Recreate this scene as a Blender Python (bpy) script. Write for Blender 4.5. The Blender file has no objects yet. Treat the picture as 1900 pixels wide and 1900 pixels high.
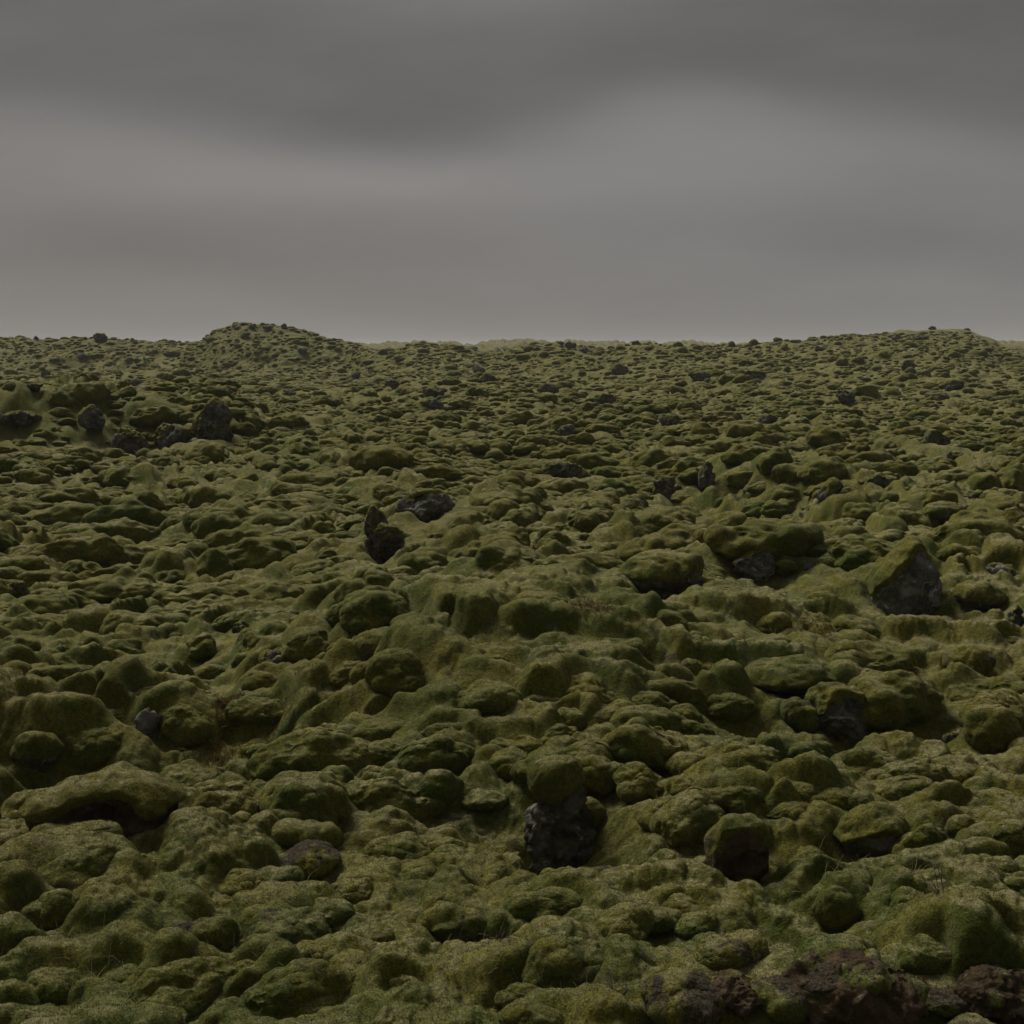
import bpy, bmesh, math, random
import numpy as np

# ------------------------------------------------------------------ camera, sky, sun, exposure
S = bpy.context.scene
COL = S.collection
F, HV, H = 2293.0, 648.0, 3.2          # focal length and horizon row on a 1900 px picture, eye height
PITCH = math.atan((950 - HV) / F)
cam = bpy.data.cameras.new('camera')
cam.sensor_width = 36
cam.lens = 36 * F / 1900
cam.clip_start = 0.1
cam.clip_end = 20000
co = bpy.data.objects.new('camera', cam)
co.location = (0, 0, H)
co.rotation_euler = (math.radians(90) - PITCH, 0, 0)
COL.objects.link(co)
S.camera = co

SUN_EL, SUN_AZ = math.radians(49), math.radians(-36)    # azimuth from +Y towards +X
EXPOSURE = 1.38
SKY_GAIN = 1.0
S.view_settings.view_transform = 'Standard'
S.view_settings.look = 'None'
S.view_settings.gamma = 1
S.view_settings.exposure = EXPOSURE
S.cycles.max_bounces = 6
S.cycles.diffuse_bounces = 3

sl = bpy.data.lights.new('sun', 'SUN')
sl.energy = 1.5
sl.angle = math.radians(24)
sl.color = (1.0, 0.95, 0.85)
so = bpy.data.objects.new('sun', sl)
so.rotation_euler = (math.radians(90) - SUN_EL, 0, math.pi - SUN_AZ)
COL.objects.link(so)


class NT:
    """tiny helper to write node trees"""
    def __init__(s, nt):
        s.nt = nt
        s.n, s.l = nt.nodes, nt.links

    def node(s, t, **kw):
        n = s.n.new(t)
        for k, v in kw.items():
            setattr(n, k, v)
        return n

    def put(s, sock, v):
        if hasattr(v, 'is_output'):
            s.l.new(v, sock)
        else:
            if hasattr(sock.default_value, '__len__') and not hasattr(v, '__len__'):
                v = [v] * len(sock.default_value)
            elif hasattr(v, '__len__') and len(v) == 3 and len(sock.default_value) == 4:
                v = (*v, 1)
            sock.default_value = v

    def m(s, op, a, b=0.0, c=0.0, clamp=False):
        n = s.node('ShaderNodeMath', operation=op, use_clamp=clamp)
        for i, v in enumerate((a, b, c)):
            s.put(n.inputs[i], v)
        return n.outputs[0]

    def ramp(s, v, a, b, lo=0.0, hi=1.0):
        n = s.node('ShaderNodeMapRange', interpolation_type='SMOOTHSTEP')
        for i, q in enumerate((v, a, b, lo, hi)):
            s.put(n.inputs[i], q)
        return n.outputs[0]

    def mix(s, f, a, b, mode='MIX'):
        n = s.node('ShaderNodeMix', data_type='RGBA', blend_type=mode)
        s.put(n.inputs[0], f)
        s.put(n.inputs[6], a)
        s.put(n.inputs[7], b)
        return n.outputs[2]

    def noise(s, vec, scale, detail=4, rough=0.55, dist=0.0):
        n = s.node('ShaderNodeTexNoise')
        s.l.new(vec, n.inputs['Vector'])
        n.inputs['Scale'].default_value = scale
        n.inputs['Detail'].default_value = detail
        n.inputs['Roughness'].default_value = rough
        n.inputs['Distortion'].default_value = dist
        return n.outputs['Fac']


W = bpy.data.worlds.new('World')
S.world = W
W.use_nodes = True
t = NT(W.node_tree)
t.n.clear()
sky = t.node('ShaderNodeTexSky', sky_type='NISHITA', sun_disc=False)
sky.sun_elevation = SUN_EL
sky.sun_rotation = SUN_AZ
tc = t.node('ShaderNodeTexCoord').outputs['Generated']
sep = t.node('ShaderNodeSeparateXYZ')
t.l.new(tc, sep.inputs[0])
dx, dy, dz = sep.outputs
yy = t.m('MAXIMUM', t.m('ABSOLUTE', dy), 0.15)
az = t.m('DIVIDE', dx, yy)
el = t.m('DIVIDE', dz, yy)
mp = t.node('ShaderNodeCombineXYZ')
t.l.new(t.m('MULTIPLY', az, 2.2), mp.inputs[0])
t.l.new(t.m('MULTIPLY', el, 9.0), mp.inputs[1])
n1 = t.noise(mp.outputs[0], 1.6, 6, 0.5, 0.3)
n2 = t.noise(mp.outputs[0], 4.5, 5, 0.5, 0.2)
fc = t.node('ShaderNodeFloatCurve')
cv = fc.mapping.curves[0]
pts = [(0, 215), (400, 255), (750, 305), (1000, 255), (1250, 190), (1450, 210), (1900, 290)]
while len(cv.points) < len(pts):
    cv.points.new(0.5, 0.5)
for p, (u, v) in zip(cv.points, pts):
    p.location = (u / 1900, (648 - v) / 648)
fc.mapping.update()
t.l.new(t.m('ADD', t.m('MULTIPLY', az, F / 1900), 0.5, clamp=True), fc.inputs['Value'])
edge = t.m('MULTIPLY', fc.outputs[0], 648 / F)
wob = t.m('MULTIPLY', t.m('SUBTRACT', n2, 0.5), 0.03)
dark = t.ramp(t.m('ADD', t.m('SUBTRACT', el, edge), wob), -0.026, 0.03)
bright = t.m('SUBTRACT', 1.0, t.m('MULTIPLY', dark, 0.31))
for (u, v, su, sv, amp) in [(900, -10, 300, 90, 0.24), (1300, 290, 260, 75, 0.20), (560, 340, 420, 55, 0.20), (1000, 355, 500, 40, 0.08), (120, 300, 250, 60, 0.06), (1000, 560, 900, 60, -0.03),
                            (300, 470, 560, 60, -0.16), (1850, 60, 260, 160, -0.12), (1230, 130, 280, 60, -0.05), (1750, 470, 300, 40, -0.08), (700, 250, 300, 45, -0.05),
                            (100, 110, 300, 60, 0.0), (1800, 240, 260, 60, 0.02), (1650, 430, 300, 50, -0.05)]:
    a = t.m('DIVIDE', t.m('SUBTRACT', az, (u - 950) / F), su / F)
    e = t.m('DIVIDE', t.m('SUBTRACT', el, (648 - v) / F), sv / F)
    g = t.m('EXPONENT', t.m('MULTIPLY', t.m('ADD', t.m('MULTIPLY', a, a), t.m('MULTIPLY', e, e)), -1.0))
    bright = t.m('ADD', bright, t.m('MULTIPLY', g, amp))
bright = t.m('ADD', bright, t.m('MULTIPLY', t.m('SUBTRACT', n1, 0.5), 0.30))
bright = t.m('ADD', bright, t.m('MULTIPLY', t.m('SUBTRACT', n2, 0.5), 0.12))
bright = t.m('MULTIPLY', bright, t.ramp(dz, 0.27, 0.9, 1.0, 1.5))
warm = t.mix(t.ramp(az, -0.35, 0.3), (1.055, 0.985, 0.93), (1.02, 0.985, 0.95))
warm = t.mix(dark, warm, (1.02, 0.99, 0.95))
cloud = t.mix(1.0, warm, t.m('MULTIPLY', bright, 0.70 * SKY_GAIN), 'MULTIPLY')
col = t.mix(0.994, sky.outputs[0], cloud)
bg = t.node('ShaderNodeBackground')
t.l.new(col, bg.inputs[0])
bg.inputs[1].default_value = 0.1
wo = t.node('ShaderNodeOutputWorld')
t.l.new(bg.outputs[0], wo.inputs[0])

# ------------------------------------------------------------------ noise in numpy
RNG = np.random.default_rng(7)
random.seed(7)


def hsh(ix, iy, iz, seed):
    with np.errstate(over='ignore'):
        h = (ix.astype(np.uint32) * np.uint32(374761393) + iy.astype(np.uint32) * np.uint32(668265263)
             + np.uint32((iz * 2147483647 + seed * 1274126177) & 0xffffffff)) if np.isscalar(iz) else \
            (ix.astype(np.uint32) * np.uint32(374761393) + iy.astype(np.uint32) * np.uint32(668265263)
             + iz.astype(np.uint32) * np.uint32(2246822519) + np.uint32((seed * 1274126177) & 0xffffffff))
        h = (h ^ (h >> np.uint32(13))) * np.uint32(1274126177)
        h = (h ^ (h >> np.uint32(16))) * np.uint32(2654435769)
        h ^= h >> np.uint32(15)
    return (h & np.uint32(0xffffff)).astype(np.float32) / 16777215.0


def vn2(x, y, seed=0):
    ix, iy = np.floor(x).astype(np.int64), np.floor(y).astype(np.int64)
    fx, fy = (x - ix).astype(np.float32), (y - iy).astype(np.float32)
    fx = fx * fx * fx * (fx * (fx * 6 - 15) + 10)
    fy = fy * fy * fy * (fy * (fy * 6 - 15) + 10)
    a, b = hsh(ix, iy, 0, seed), hsh(ix + 1, iy, 0, seed)
    c, d = hsh(ix, iy + 1, 0, seed), hsh(ix + 1, iy + 1, 0, seed)
    return ((a + (b - a) * fx) * (1 - fy) + (c + (d - c) * fx) * fy) * 2 - 1


def vn3(p, seed=0):
    i = np.floor(p).astype(np.int64)
    f = (p - i).astype(np.float32)
    f = f * f * f * (f * (f * 6 - 15) + 10)
    r = 0
    for k in (0, 1):
        a, b = hsh(i[:, 0], i[:, 1], i[:, 2] + k, seed), hsh(i[:, 0] + 1, i[:, 1], i[:, 2] + k, seed)
        c, d = hsh(i[:, 0], i[:, 1] + 1, i[:, 2] + k, seed), hsh(i[:, 0] + 1, i[:, 1] + 1, i[:, 2] + k, seed)
        v = (a + (b - a) * f[:, 0]) * (1 - f[:, 1]) + (c + (d - c) * f[:, 0]) * f[:, 1]
        r = r + v * (f[:, 2] if k else 1 - f[:, 2])
    return r * 2 - 1


def fbm2(x, y, o=3, seed=0):
    r, a = 0, 1.0
    for k in range(o):
        r = r + a * vn2(x + 17.3 * k, y - 9.1 * k, seed + k)
        x, y, a = x * 2.03, y * 2.03, a * 0.5
    return r


def fbm3(p, o=3, seed=0):
    r, a = 0, 1.0
    for k in range(o):
        r = r + a * vn3(p + 11.7 * k, seed + k)
        p, a = p * 2.03, a * 0.5
    return r


def sst(x, a, b):
    q = np.clip((x - a) / (b - a), 0, 1)
    return q * q * (3 - 2 * q)


# ------------------------------------------------------------------ the shape of the land
CREST = np.array([(-400, 630), (-100, 627), (60, 624), (183, 629), (250, 633), (330, 634), (375, 630), (405, 611),
                  (440, 600), (480, 600), (525, 604), (580, 615), (630, 630), (680, 645), (725, 654), (760, 641), (830, 637), (890, 646),
                  (920, 653), (960, 643), (1000, 636), (1040, 633), (1090, 639), (1120, 641), (1160, 635), (1215, 636), (1240, 641),
                  (1300, 645), (1360, 641), (1440, 633), (1500, 627), (1560, 619), (1620, 613), (1690, 613), (1740, 608),
                  (1790, 613), (1825, 627), (1850, 641), (1900, 646), (2050, 640), (2400, 636)], float)
DC = np.array([(-400, 165), (640, 165), (760, 150), (900, 150), (1000, 140), (1300, 140), (1450, 150), (1750, 185), (2400, 190)], float)
DF = np.array([(-400, 153), (640, 150), (760, 128), (900, 122), (1100, 112), (1300, 95), (1750, 75), (2400, 80)], float)


def W_(u, v, d):                              # ground position of a picture point at depth d
    return ((u - 950) / F * d, d)


def gauss(x, y, u, v, d, sx, sy, rot=0):
    cx, cy = W_(u, v, d)
    a, b = x - cx, y - cy
    c, s = math.cos(rot), math.sin(rot)
    a, b = a * c + b * s, -a * s + b * c
    return np.exp(-(a / sx) ** 2 - (b / sy) ** 2)


def base(x, y):
    x = np.asarray(x, float)
    y = np.asarray(y, float)
    ys = np.maximum(y, 2.0)
    u = x / ys * F + 950
    wu = u + 6 * vn2(x * 0.2, y * 0.2, 5)
    dc = np.interp(u, DC[:, 0], DC[:, 1])
    df = np.interp(u, DF[:, 0], DF[:, 1])
    zc = H - (np.interp(wu, CREST[:, 0], CREST[:, 1]) - HV) / F * dc - 0.55
    q = np.clip((y - df) / (dc - df), 0, 1)
    rise = np.where(q < 1, 0.55 * q + 0.45 * q * q * (3 - 2 * q), 1) 
    rise = rise * (1 - sst(y, dc + 2, dc + 45))
    z = zc * rise
    far = np.exp(-((y - 620 - 60 * np.sin(u / 170)) / 120) ** 2) * (4.1 + 1.6 * vn2(u / 95, u * 0 + 3.3, 21) + 0.8 * vn2(u / 30, u * 0 + 1.3, 22))
    far2 = np.exp(-((y - 1100) / 180) ** 2) * (5.8 + 2.4 * vn2(u / 140, u * 0 + 8.3, 23))
    z = z + far + far2
    # gentle undulation of the plain
    near = sst(y, 14, 40)
    z = z + (0.10 + 0.22 * near) * fbm2(x / 5.5, y / 8.0, 3, 31) + 0.35 * near * sst(y, 30, 90) * vn2(x / 14, y / 20, 35)
    z = z + (0.11 + 0.08 * near) * fbm2(x / 2.3 + 5, y / 2.6, 2, 37) + 0.24 * sst(y, 10, 16) * vn2(x / 3.9, y / 4.4 + 3, 39)
    # swells, banks and hollows of the middle distance
    z = z + 0.95 * gauss(x, y, 250, 705, 95, 6.5, 9)
    z = z + 0.8 * gauss(x, y, 860, 700, 96, 8, 7) * 0.6
    win = sst(u, -150, 30) * (1 - sst(u, 400, 500))
    z = z + 1.25 * win * 1.25 * sst(y + 0.8 * vn2(x / 1.6, y / 4, 41), 36.5, 41) * (1 - sst(y, 42, 66))
    z = z - 0.35 * gauss(x, y, 230, 850, 34.5, 6.0, 2.2)
    z = z - 1.5 * gauss(x, y, 1375, 930, 25.0, 1.5, 2.6, 0.15) + 0.4 * gauss(x, y, 1530, 860, 29.5, 3.0, 1.6) + 0.4 * gauss(x, y, 1330, 850, 31, 1.5, 1.5)
    z = z + 0.35 * gauss(x, y, 760, 930, 27.5, 2.2, 2.2) + 0.3 * gauss(x, y, 900, 860, 35, 4, 3)
    # the broad hump of the near field, its valley, and the rocky shelf beside it
    z = z + 0.72 * gauss(x, y, 1000, 1150, 12.4, 2.3, 2.0, 0.1) + 0.25 * gauss(x, y, 760, 1260, 11.0, 1.3, 1.4)
    z = z + 0.55 * gauss(x, y, 1450, 1080, 15.2, 2.6, 1.5) + 0.35 * gauss(x, y, 1800, 1150, 13.8, 2.0, 1.8)
    z = z - 0.85 * gauss(x, y, 190, 1430, 9.4, 1.5, 0.7, 0.35) - 0.25 * gauss(x, y, 330, 1260, 12, 1.2, 0.9)
    z = z - 0.25 * gauss(x, y, 1600, 1420, 9.6, 0.9, 0.6)
    z = z - 0.30 * gauss(x, y, 1010, 1570, 7.9, 0.45, 0.35) - 0.35 * gauss(x, y, 1640, 1650, 7.3, 0.45, 0.3)
    z = z - 0.30 * gauss(x, y, 890, 1820, 6.3, 0.3, 0.25) - 0.25 * gauss(x, y, 450, 1810, 6.35, 0.35, 0.25) - 0.2 * gauss(x, y, 1700, 1395, 9.7, .4, .3)
    z = z + 0.30 * gauss(x, y, 130, 1680, 7.0, 0.9, 0.8) + 0.2 * gauss(x, y, 1330, 1530, 8.2, 0.8, 0.5)
    z = z + 0.42 * gauss(x, y, 1580, 1900, 5.2, 1.1, 0.45) + 0.25 * gauss(x, y, 1900, 1850, 5.6, 0.5, 0.5)
    return z


def ray(u, v):
    a, b = (u - 950) / F, (950 - v) / F
    c, s = math.cos(PITCH), math.sin(PITCH)
    return np.array((a, c + s * b, -s + c * b))


_T = np.concatenate([np.linspace(4, 40, 1400), np.linspace(40.1, 210, 1400)])


def hit(u, v):
    r = ray(u, v)
    P = np.array((0, 0, H)) + _T[:, None] * r
    g = base(P[:, 0], P[:, 1])
    k = np.nonzero(P[:, 2] < g)[0]
    i = k[0] if len(k) else int(np.argmin(P[:, 2] - g))
    return float(P[i, 0]), float(P[i, 1]), float(base(P[i:i + 1, 0], P[i:i + 1, 1])[0])


# ------------------------------------------------------------------ the boulders: picture centre, width, height, sort, note
# sorts: M moss all over; R bare lava with a moss cap; D bare dark lava rock; B brown weathered mound
BL = [
 # near field, low part of the slope
 (1040,1530,120,210,'P'),
 (1100,1518,62,60,'M'),(728,1591,163,70,'M'),(1024,1692,174,72,'M'),(1190,1710,140,52,'M'),(1052,1806,188,118,'M'),
 (836,1740,140,87,'R'),(750,1858,118,70,'M'),(1131,1643,80,52,'T'),(1017,1633,42,31,'M'),(880,1665,60,40,'M'),(975,1858,120,50,'M'),
 (1152,1892,87,25,'D'),(168,1514,296,104,'A'),(131,1565,202,56,'M'),(10,1545,54,57,'M'),(25,1508,54,28,'M'),(438,1545,78,52,'M'),
 (111,1636,209,108,'M'),(74,1723,168,104,'M'),(552,1602,150,62,'T'),(354,1753,190,104,'T'),(219,1841,141,76,'M'),(445,1660,100,45,'T'),
 (450,1830,120,64,'M'),(448,1885,80,32,'M'),(1379,1608,132,106,'A'),(1633,1590,160,130,'R'),(1733,1594,132,99,'M'),
 (1560,1695,97,90,'M'),(1709,1702,104,80,'M'),(1830,1695,139,80,'M'),(1848,1622,104,62,'M'),(1361,1494,149,64,'M'),(1400,1546,90,42,'T'),
 (1570,1500,140,60,'M'),(1361,1775,156,78,'T'),(1563,1799,194,90,'M'),(1726,1782,139,84,'T'),(1855,1768,70,52,'T'),
 (1605,1890,290,150,'B'),(1870,1885,190,120,'B'),(1440,1882,110,60,'T'),(1375,1862,130,62,'B'),(1270,1872,180,76,'T'),(1745,1880,120,60,'T'),(1855,1500,110,62,'T'),
 (600,1720,110,60,'M'),(560,1800,130,80,'M'),(650,1660,90,46,'M'),(1250,1610,90,50,'M'),(1270,1690,80,44,'M'),(700,1480,110,48,'M'),
 (890,1500,110,50,'M'),(480,1480,110,54,'M'),(570,1440,110,48,'M'),(1190,1460,120,58,'M'),
 # the hump
 (753,1274,139,89,'M'),(909,1309,132,65,'M'),(640,1155,104,72,'M'),(767,1167,94,46,'M'),(836,1170,34,26,'D'),(715,1410,118,54,'M'),
 (628,1368,139,58,'M'),(1100,1299,139,70,'M'),(722,1108,94,38,'M'),(1006,1121,90,42,'M'),(860,1038,59,49,'M'),(1034,1024,59,36,'M'),
 (960,1395,110,48,'M'),(820,1370,90,40,'M'),(1010,1215,90,34,'T'),(1150,1210,100,44,'M'),(930,1240,80,34,'M'),(1290,1255,60,44,'M'),
 (1235,1078,152,104,'C'),(705,1020,64,66,'D'),(808,1015,27,27,'D'),
 # rocky shelf at the side
 (1400,1056,84,58,'L'),(1462,1052,56,36,'M'),(1539,1050,46,32,'M'),(1504,1054,24,22,'D'),(1690,1092,172,118,'Y'),(1794,1078,32,25,'M'),
 (1868,1076,72,40,'L'),(1830,1118,105,56,'R'),(1886,1156,32,50,'D'),(1348,1122,84,58,'R'),(1427,1167,97,46,'M'),(1427,1215,108,54,'M'),
 (1455,1271,208,78,'R'),(1327,1257,70,56,'M'),(1560,1347,140,96,'V'),(1483,1340,80,72,'M'),(1671,1322,215,118,'M'),(1695,1396,104,62,'M'),
 (1813,1243,104,70,'T'),(1851,1365,104,92,'M'),(1278,1340,80,64,'M'),(1355,1323,118,70,'M'),(1775,1440,108,54,'T'),(1285,1417,96,54,'M'),
 (1770,1380,32,42,'D'),(1590,1180,110,54,'M'),(1640,1230,100,50,'M'),(1530,1120,90,40,'M'),(1880,1200,60,34,'T'),
 # far side of the valley
 (246,1037,125,46,'M'),(357,1034,91,40,'M'),(274,1072,64,35,'M'),(418,1081,54,38,'M'),(512,1072,57,22,'D'),(603,1071,50,32,'M'),
 (22,1108,42,44,'D'),(217,1135,32,40,'L'),(273,1138,101,48,'M'),(37,1192,74,32,'M'),(448,1168,42,35,'D'),(325,1190,40,24,'D'),
 (569,1205,118,78,'M'),(458,1239,56,52,'R'),(515,1237,84,52,'D'),(20,1242,44,32,'R'),(387,1263,94,42,'M'),(313,1273,56,66,'M'),
 (357,1300,67,42,'M'),(195,1296,48,42,'M'),(485,1276,84,42,'M'),(569,1266,42,40,'L'),(468,1327,118,58,'M'),(337,1357,111,80,'M'),
 (195,1337,90,36,'M'),(266,1352,48,62,'L'),(57,1414,92,76,'R'),(162,1414,135,78,'M'),(475,1401,56,22,'M'),(130,1250,100,44,'M'),
 (60,1320,90,44,'M'),(110,1080,80,36,'M'),(40,1040,70,34,'M'),(540,1130,90,42,'M'),
 # middle distance
 (55,890,76,42,'M'),(145,850,76,42,'M'),(205,847,56,32,'M'),(170,790,42,46,'D'),(385,800,62,66,'D'),(415,815,36,26,'D'),(315,822,62,46,'D'),
 (240,830,52,42,'D'),(290,785,112,44,'M'),(30,795,62,30,'D'),(370,860,46,28,'M'),(300,865,60,40,'M'),(490,870,42,30,'R'),(530,882,42,32,'M'),
 (590,892,42,26,'M'),(485,830,66,36,'M'),(272,945,56,56,'R'),(170,942,36,26,'M'),(400,945,62,32,'M'),(320,982,52,42,'R'),(460,985,52,32,'M'),
 (785,955,84,52,'L'),(695,985,42,52,'D'),(808,760,24,22,'D'),(800,735,36,18,'D'),(880,802,60,36,'M'),(920,855,42,30,'R'),(650,890,62,36,'M'),
 (1015,730,36,20,'D'),(1570,742,30,24,'D'),(1742,740,40,17,'L'),(1740,825,44,28,'D'),(1532,880,96,62,'M'),(1475,885,80,46,'M'),
 (1540,930,42,46,'D'),(1576,926,46,34,'M'),(1524,922,32,30,'M'),(1650,930,42,26,'M'),(1745,930,86,54,'M'),(1682,900,42,22,'M'),(1635,905,30,20,'D'),
 (1645,970,62,34,'M'),(1605,960,76,42,'M'),(1875,865,62,30,'M'),(1730,1015,56,36,'M'),(1425,790,32,18,'D'),(1312,905,30,48,'D'),(1340,945,36,30,'M'),
 (1230,920,42,42,'D'),(1100,972,72,50,'M'),(1132,998,46,24,'L'),(1185,997,46,32,'M'),(1030,1012,56,48,'M'),(1045,888,62,30,'D'),(1050,808,30,19,'D'),
 (1180,865,32,26,'M'),(1800,970,60,34,'M'),(1850,930,56,30,'M'),(90,960,60,32,'M'),(560,960,60,34,'M'),(600,1010,66,36,'M'),(120,1005,56,30,'M'),
 (950,910,50,26,'M'),(1000,945,50,30,'M'),(1340,835,46,24,'M'),(1600,835,50,26,'M'),(1240,790,34,18,'D'),(700,820,46,24,'M'),(620,770,40,18,'M'),
 (60,730,26,12,'D'),(470,755,24,13,'D'),(540,735,22,12,'D'),(890,688,22,14,'D'),(1300,702,34,18,'D'),(1400,700,36,20,'D'),(1255,730,28,14,'D'),
 (1690,685,26,18,'D'),(1770,720,34,18,'D'),(1780,860,36,20,'D'),(1490,800,34,18,'M'),(1150,690,34,18,'D'),(1120,750,30,18,'D'),(730,720,24,13,'D'),
 (905,705,26,16,'D'),(255,718,20,12,'D'),(265,735,18,10,'D'),(85,700,18,14,'D'),(660,700,18,10,'D'),(560,655,16,8,'D'),(320,660,28,10,'D'),
 (150,665,22,9,'D'),(455,625,16,9,'D'),(500,632,18,8,'D'),(1665,630,18,9,'D'),(1710,630,24,9,'D'),(1520,650,20,9,'D'),(1085,652,14,8,'D'),
 # on the skyline
 (183,630,26,13,'D'),(475,602,11,8,'D'),(526,608,13,9,'D'),(75,624,8,6,'D'),(445,599,12,6,'D'),(1040,633,14,7,'D'),(1058,645,20,15,'D'),
 (1178,633,18,8,'D'),(1205,635,10,5,'D'),(1490,628,18,7,'D'),(1477,629,7,5,'D'),(1723,611,14,8,'D'),(1787,620,14,8,'D'),
]
# wholly fixed labels for the landmarks, by picture centre
MARK = {
 (1040,1530):('moss_capped_pillar','the moss-headed rock pillar','upright rock pillar with a round green moss head above a black pit'),
 (168,1514):('mossy_boulder','the arched hollow-faced boulder','wide arched boulder with mossy rim and bare brown hollow face'),
 (1379,1608):('mossy_boulder','the brown-hollowed boulder','boulder with mossy brow and a brown bare hollow in its front'),
 (1633,1590):('mossy_boulder','the thick canopy boulder','boulder under a thick knobbly moss canopy with dark rock and black gap below'),
 (1605,1890):('brown_mound','the red-brown soil mound','big red-brown bare soil mound at the lower edge with pale crusted rim'),
 (1870,1885):('brown_mound','the corner soil mound','dark brown soil mound with pale mossy side in the lower right corner'),
 (1235,1078):('mossy_boulder','the overhanging lava block','dark overhanging lava block with flat moss cap and black shadow beneath'),
 (1690,1092):('lava_boulder','the pointed lichen boulder','big pointed lava boulder, bare lichen-spotted face between two mossy shoulders'),
 (1560,1347):('lava_boulder','the crusty lava rock','broad dark lava rock with rough crusty crown and almost no moss'),
 (1455,1271):('mossy_boulder','the long moss-roofed ledge','long mossy ledge with deep shadow under it behind the crusty lava rock'),
 (1671,1322):('mossy_boulder','the biggest mossy hummock','biggest smooth mossy hummock, beside the crusty lava rock'),
 (1400,1056):('lava_boulder','the lichen-mottled crag','lichen-mottled grey lava crag between the overhanging block and small round boulders'),
 (785,955):('lava_boulder','the lichen-streaked slab','slanting dark lava slab streaked with pale lichen in mid field'),
 (1532,880):('mossy_boulder','the boulder over the hollow','large rounded mossy boulder on the rim of the shaded hollow'),
 (385,800):('lava_rock','the dark bank rock','dark bare lava rock at the end of the shadowed mossy bank'),
 (569,1205):('mossy_boulder','the leaning mossy hummock','large leaning mossy hummock with deep shade along its lower side'),
 (515,1237):('lava_rock','the dark lump under the leaning hummock','dark rounded bare rock tucked under the leaning mossy hummock'),
 (337,1357):('mossy_boulder','the hanging moss lobe','heavy mossy lobe hanging over the dark hollow beside bare rock'),
 (753,1274):('mossy_boulder','the big oval hump boulder','big oval mossy boulder on the slope of the central hump'),
 (1024,1692):('mossy_boulder','the oval boulder below the pillar','large smooth oval mossy boulder below the moss-headed pillar'),
 (1052,1806):('mossy_boulder','the low broad mossy dome','broad mossy dome with shaded front, low on the slope'),
 (1745,930):('mossy_boulder','the far dark-sided hummock','large mossy hummock with dark sunken side on the far slope'),
 (183,630):('lava_rock','the dark ridge block','dark blocky rock standing on the ridge against the sky, west of the peak'),
 (526,608):('lava_rock','the peak notch rock','small dark rock on the shoulder of the peaked hill against the sky'),
 (1723,611):('lava_rock','the dark rock on the long hill','small dark rock on top of the long eastern hill'),
 (1178,633):('lava_rock','the flat skyline rock','flat dark rock on the central skyline knoll'),
 (272,945):('mossy_boulder','the split-faced rock','upright mossy boulder with split dark rock face in the far valley'),
 (74,1723):('mossy_boulder','the corner mossy hump','bulging mossy hump at the picture edge, lowest of two stacked humps'),
 (111,1636):('mossy_boulder','the broad stacked hump','broad mossy hump with brownish top, above the bulging edge hump'),
 (354,1753):('mossy_boulder','the brown-flanked hummock','wide mossy hummock with a dark brown worn patch on its flank'),
 (836,1740):('mossy_boulder','the sharp-topped mossy boulder','mossy boulder with sharp dark top edge above a twiggy pit'),
}

ITEMS = []
for it in BL:
    u, v, w, h, k = it
    x, y, z = hit(u, v + 0.42 * h)
    if v < 700 and y > 185:
        y = 160.0
        x = (u - 950) / F * y
        z = float(base(np.array([x]), np.array([y]))[0])
    if h < 9 and v < 650:                          # on the skyline: sit on the crest
        y = float(np.interp(u, DC[:, 0], DC[:, 1])) - 1
        x = (u - 950) / F * y
        z = float(base(np.array([x]), np.array([y]))[0])
    th = math.atan2(H - z, y)
    rx = 0.5 * w * y / F
    ry = rx * random.uniform(0.7, 0.95) * (0.8 if w > 2.2 * h else 1)
    ha = max((h * y / F - 0.75 * ry * max(math.sin(th), 0)) / max(math.cos(th), .5), 0.55 * min(rx, h * y / F))
    if k in 'PCY':
        ha = h * y / F * 0.95
    if k == 'A':
        ha *= 1.35
    ITEMS.append(dict(u=u, v=v, w=w, h=h, k=k, x=x, y=y + 0.75 * ry, zf=z, rx=rx, ry=ry, ha=ha))
for i in ITEMS:
    i['z'] = float(base(np.array([i['x']]), np.array([i['y']]))[0])
    i['z'] = 0.5 * (i['z'] + i['zf'])
    if i['k'] in 'DL' and i['y'] > 14:
        i['z'] += 0.17 * min(1, (i['y'] - 14) / 20)
        i['rx'] *= 1.12
        i['ha'] *= 1.05


# moss cushions swollen over hidden stones: far too many to count, so only the largest become things
def to_pixel(x, y, z):
    c, s = math.cos(PITCH), math.sin(PITCH)
    zz = z - H
    dep = y * c - zz * s
    return 950 + F * x / dep, 950 - F * (y * s + zz * c) / dep


CUSH = []
_occ = {}
for i in ITEMS:
    _occ.setdefault((int(i['x'] // 2), int(i['y'] // 2)), []).append((i['x'], i['y'], i['rx'], i['ry']))
    if i['k'] not in 'MT':
        _occ[int(i['x'] // 2), int(i['y'] // 2)].append((i['x'], i['y'], -i['rx'], 1.0))
crng = np.random.default_rng(21)
N0 = 52000
yy_ = np.concatenate([np.sqrt(crng.uniform(4.6 ** 2, 172 ** 2, N0 - 9000)), np.sqrt(crng.uniform(12 ** 2, 50 ** 2, 9000))])
xx_ = crng.uniform(-1, 1, N0) * (0.47 * yy_ + 1.2)
near_n = 1500
yy_ = np.concatenate([np.sqrt(crng.uniform(4.6 ** 2, 24 ** 2, near_n)), yy_])
xx_ = np.concatenate([crng.uniform(-1, 1, near_n) * (0.47 * yy_[:near_n] + 1.2), xx_])
yy_ = np.concatenate([yy_, np.sqrt(crng.uniform(5 ** 2, 75 ** 2, 26000))])
xx_ = np.concatenate([xx_, crng.uniform(-1, 1, 26000) * (0.47 * yy_[-26000:] + 1.2)])
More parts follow.
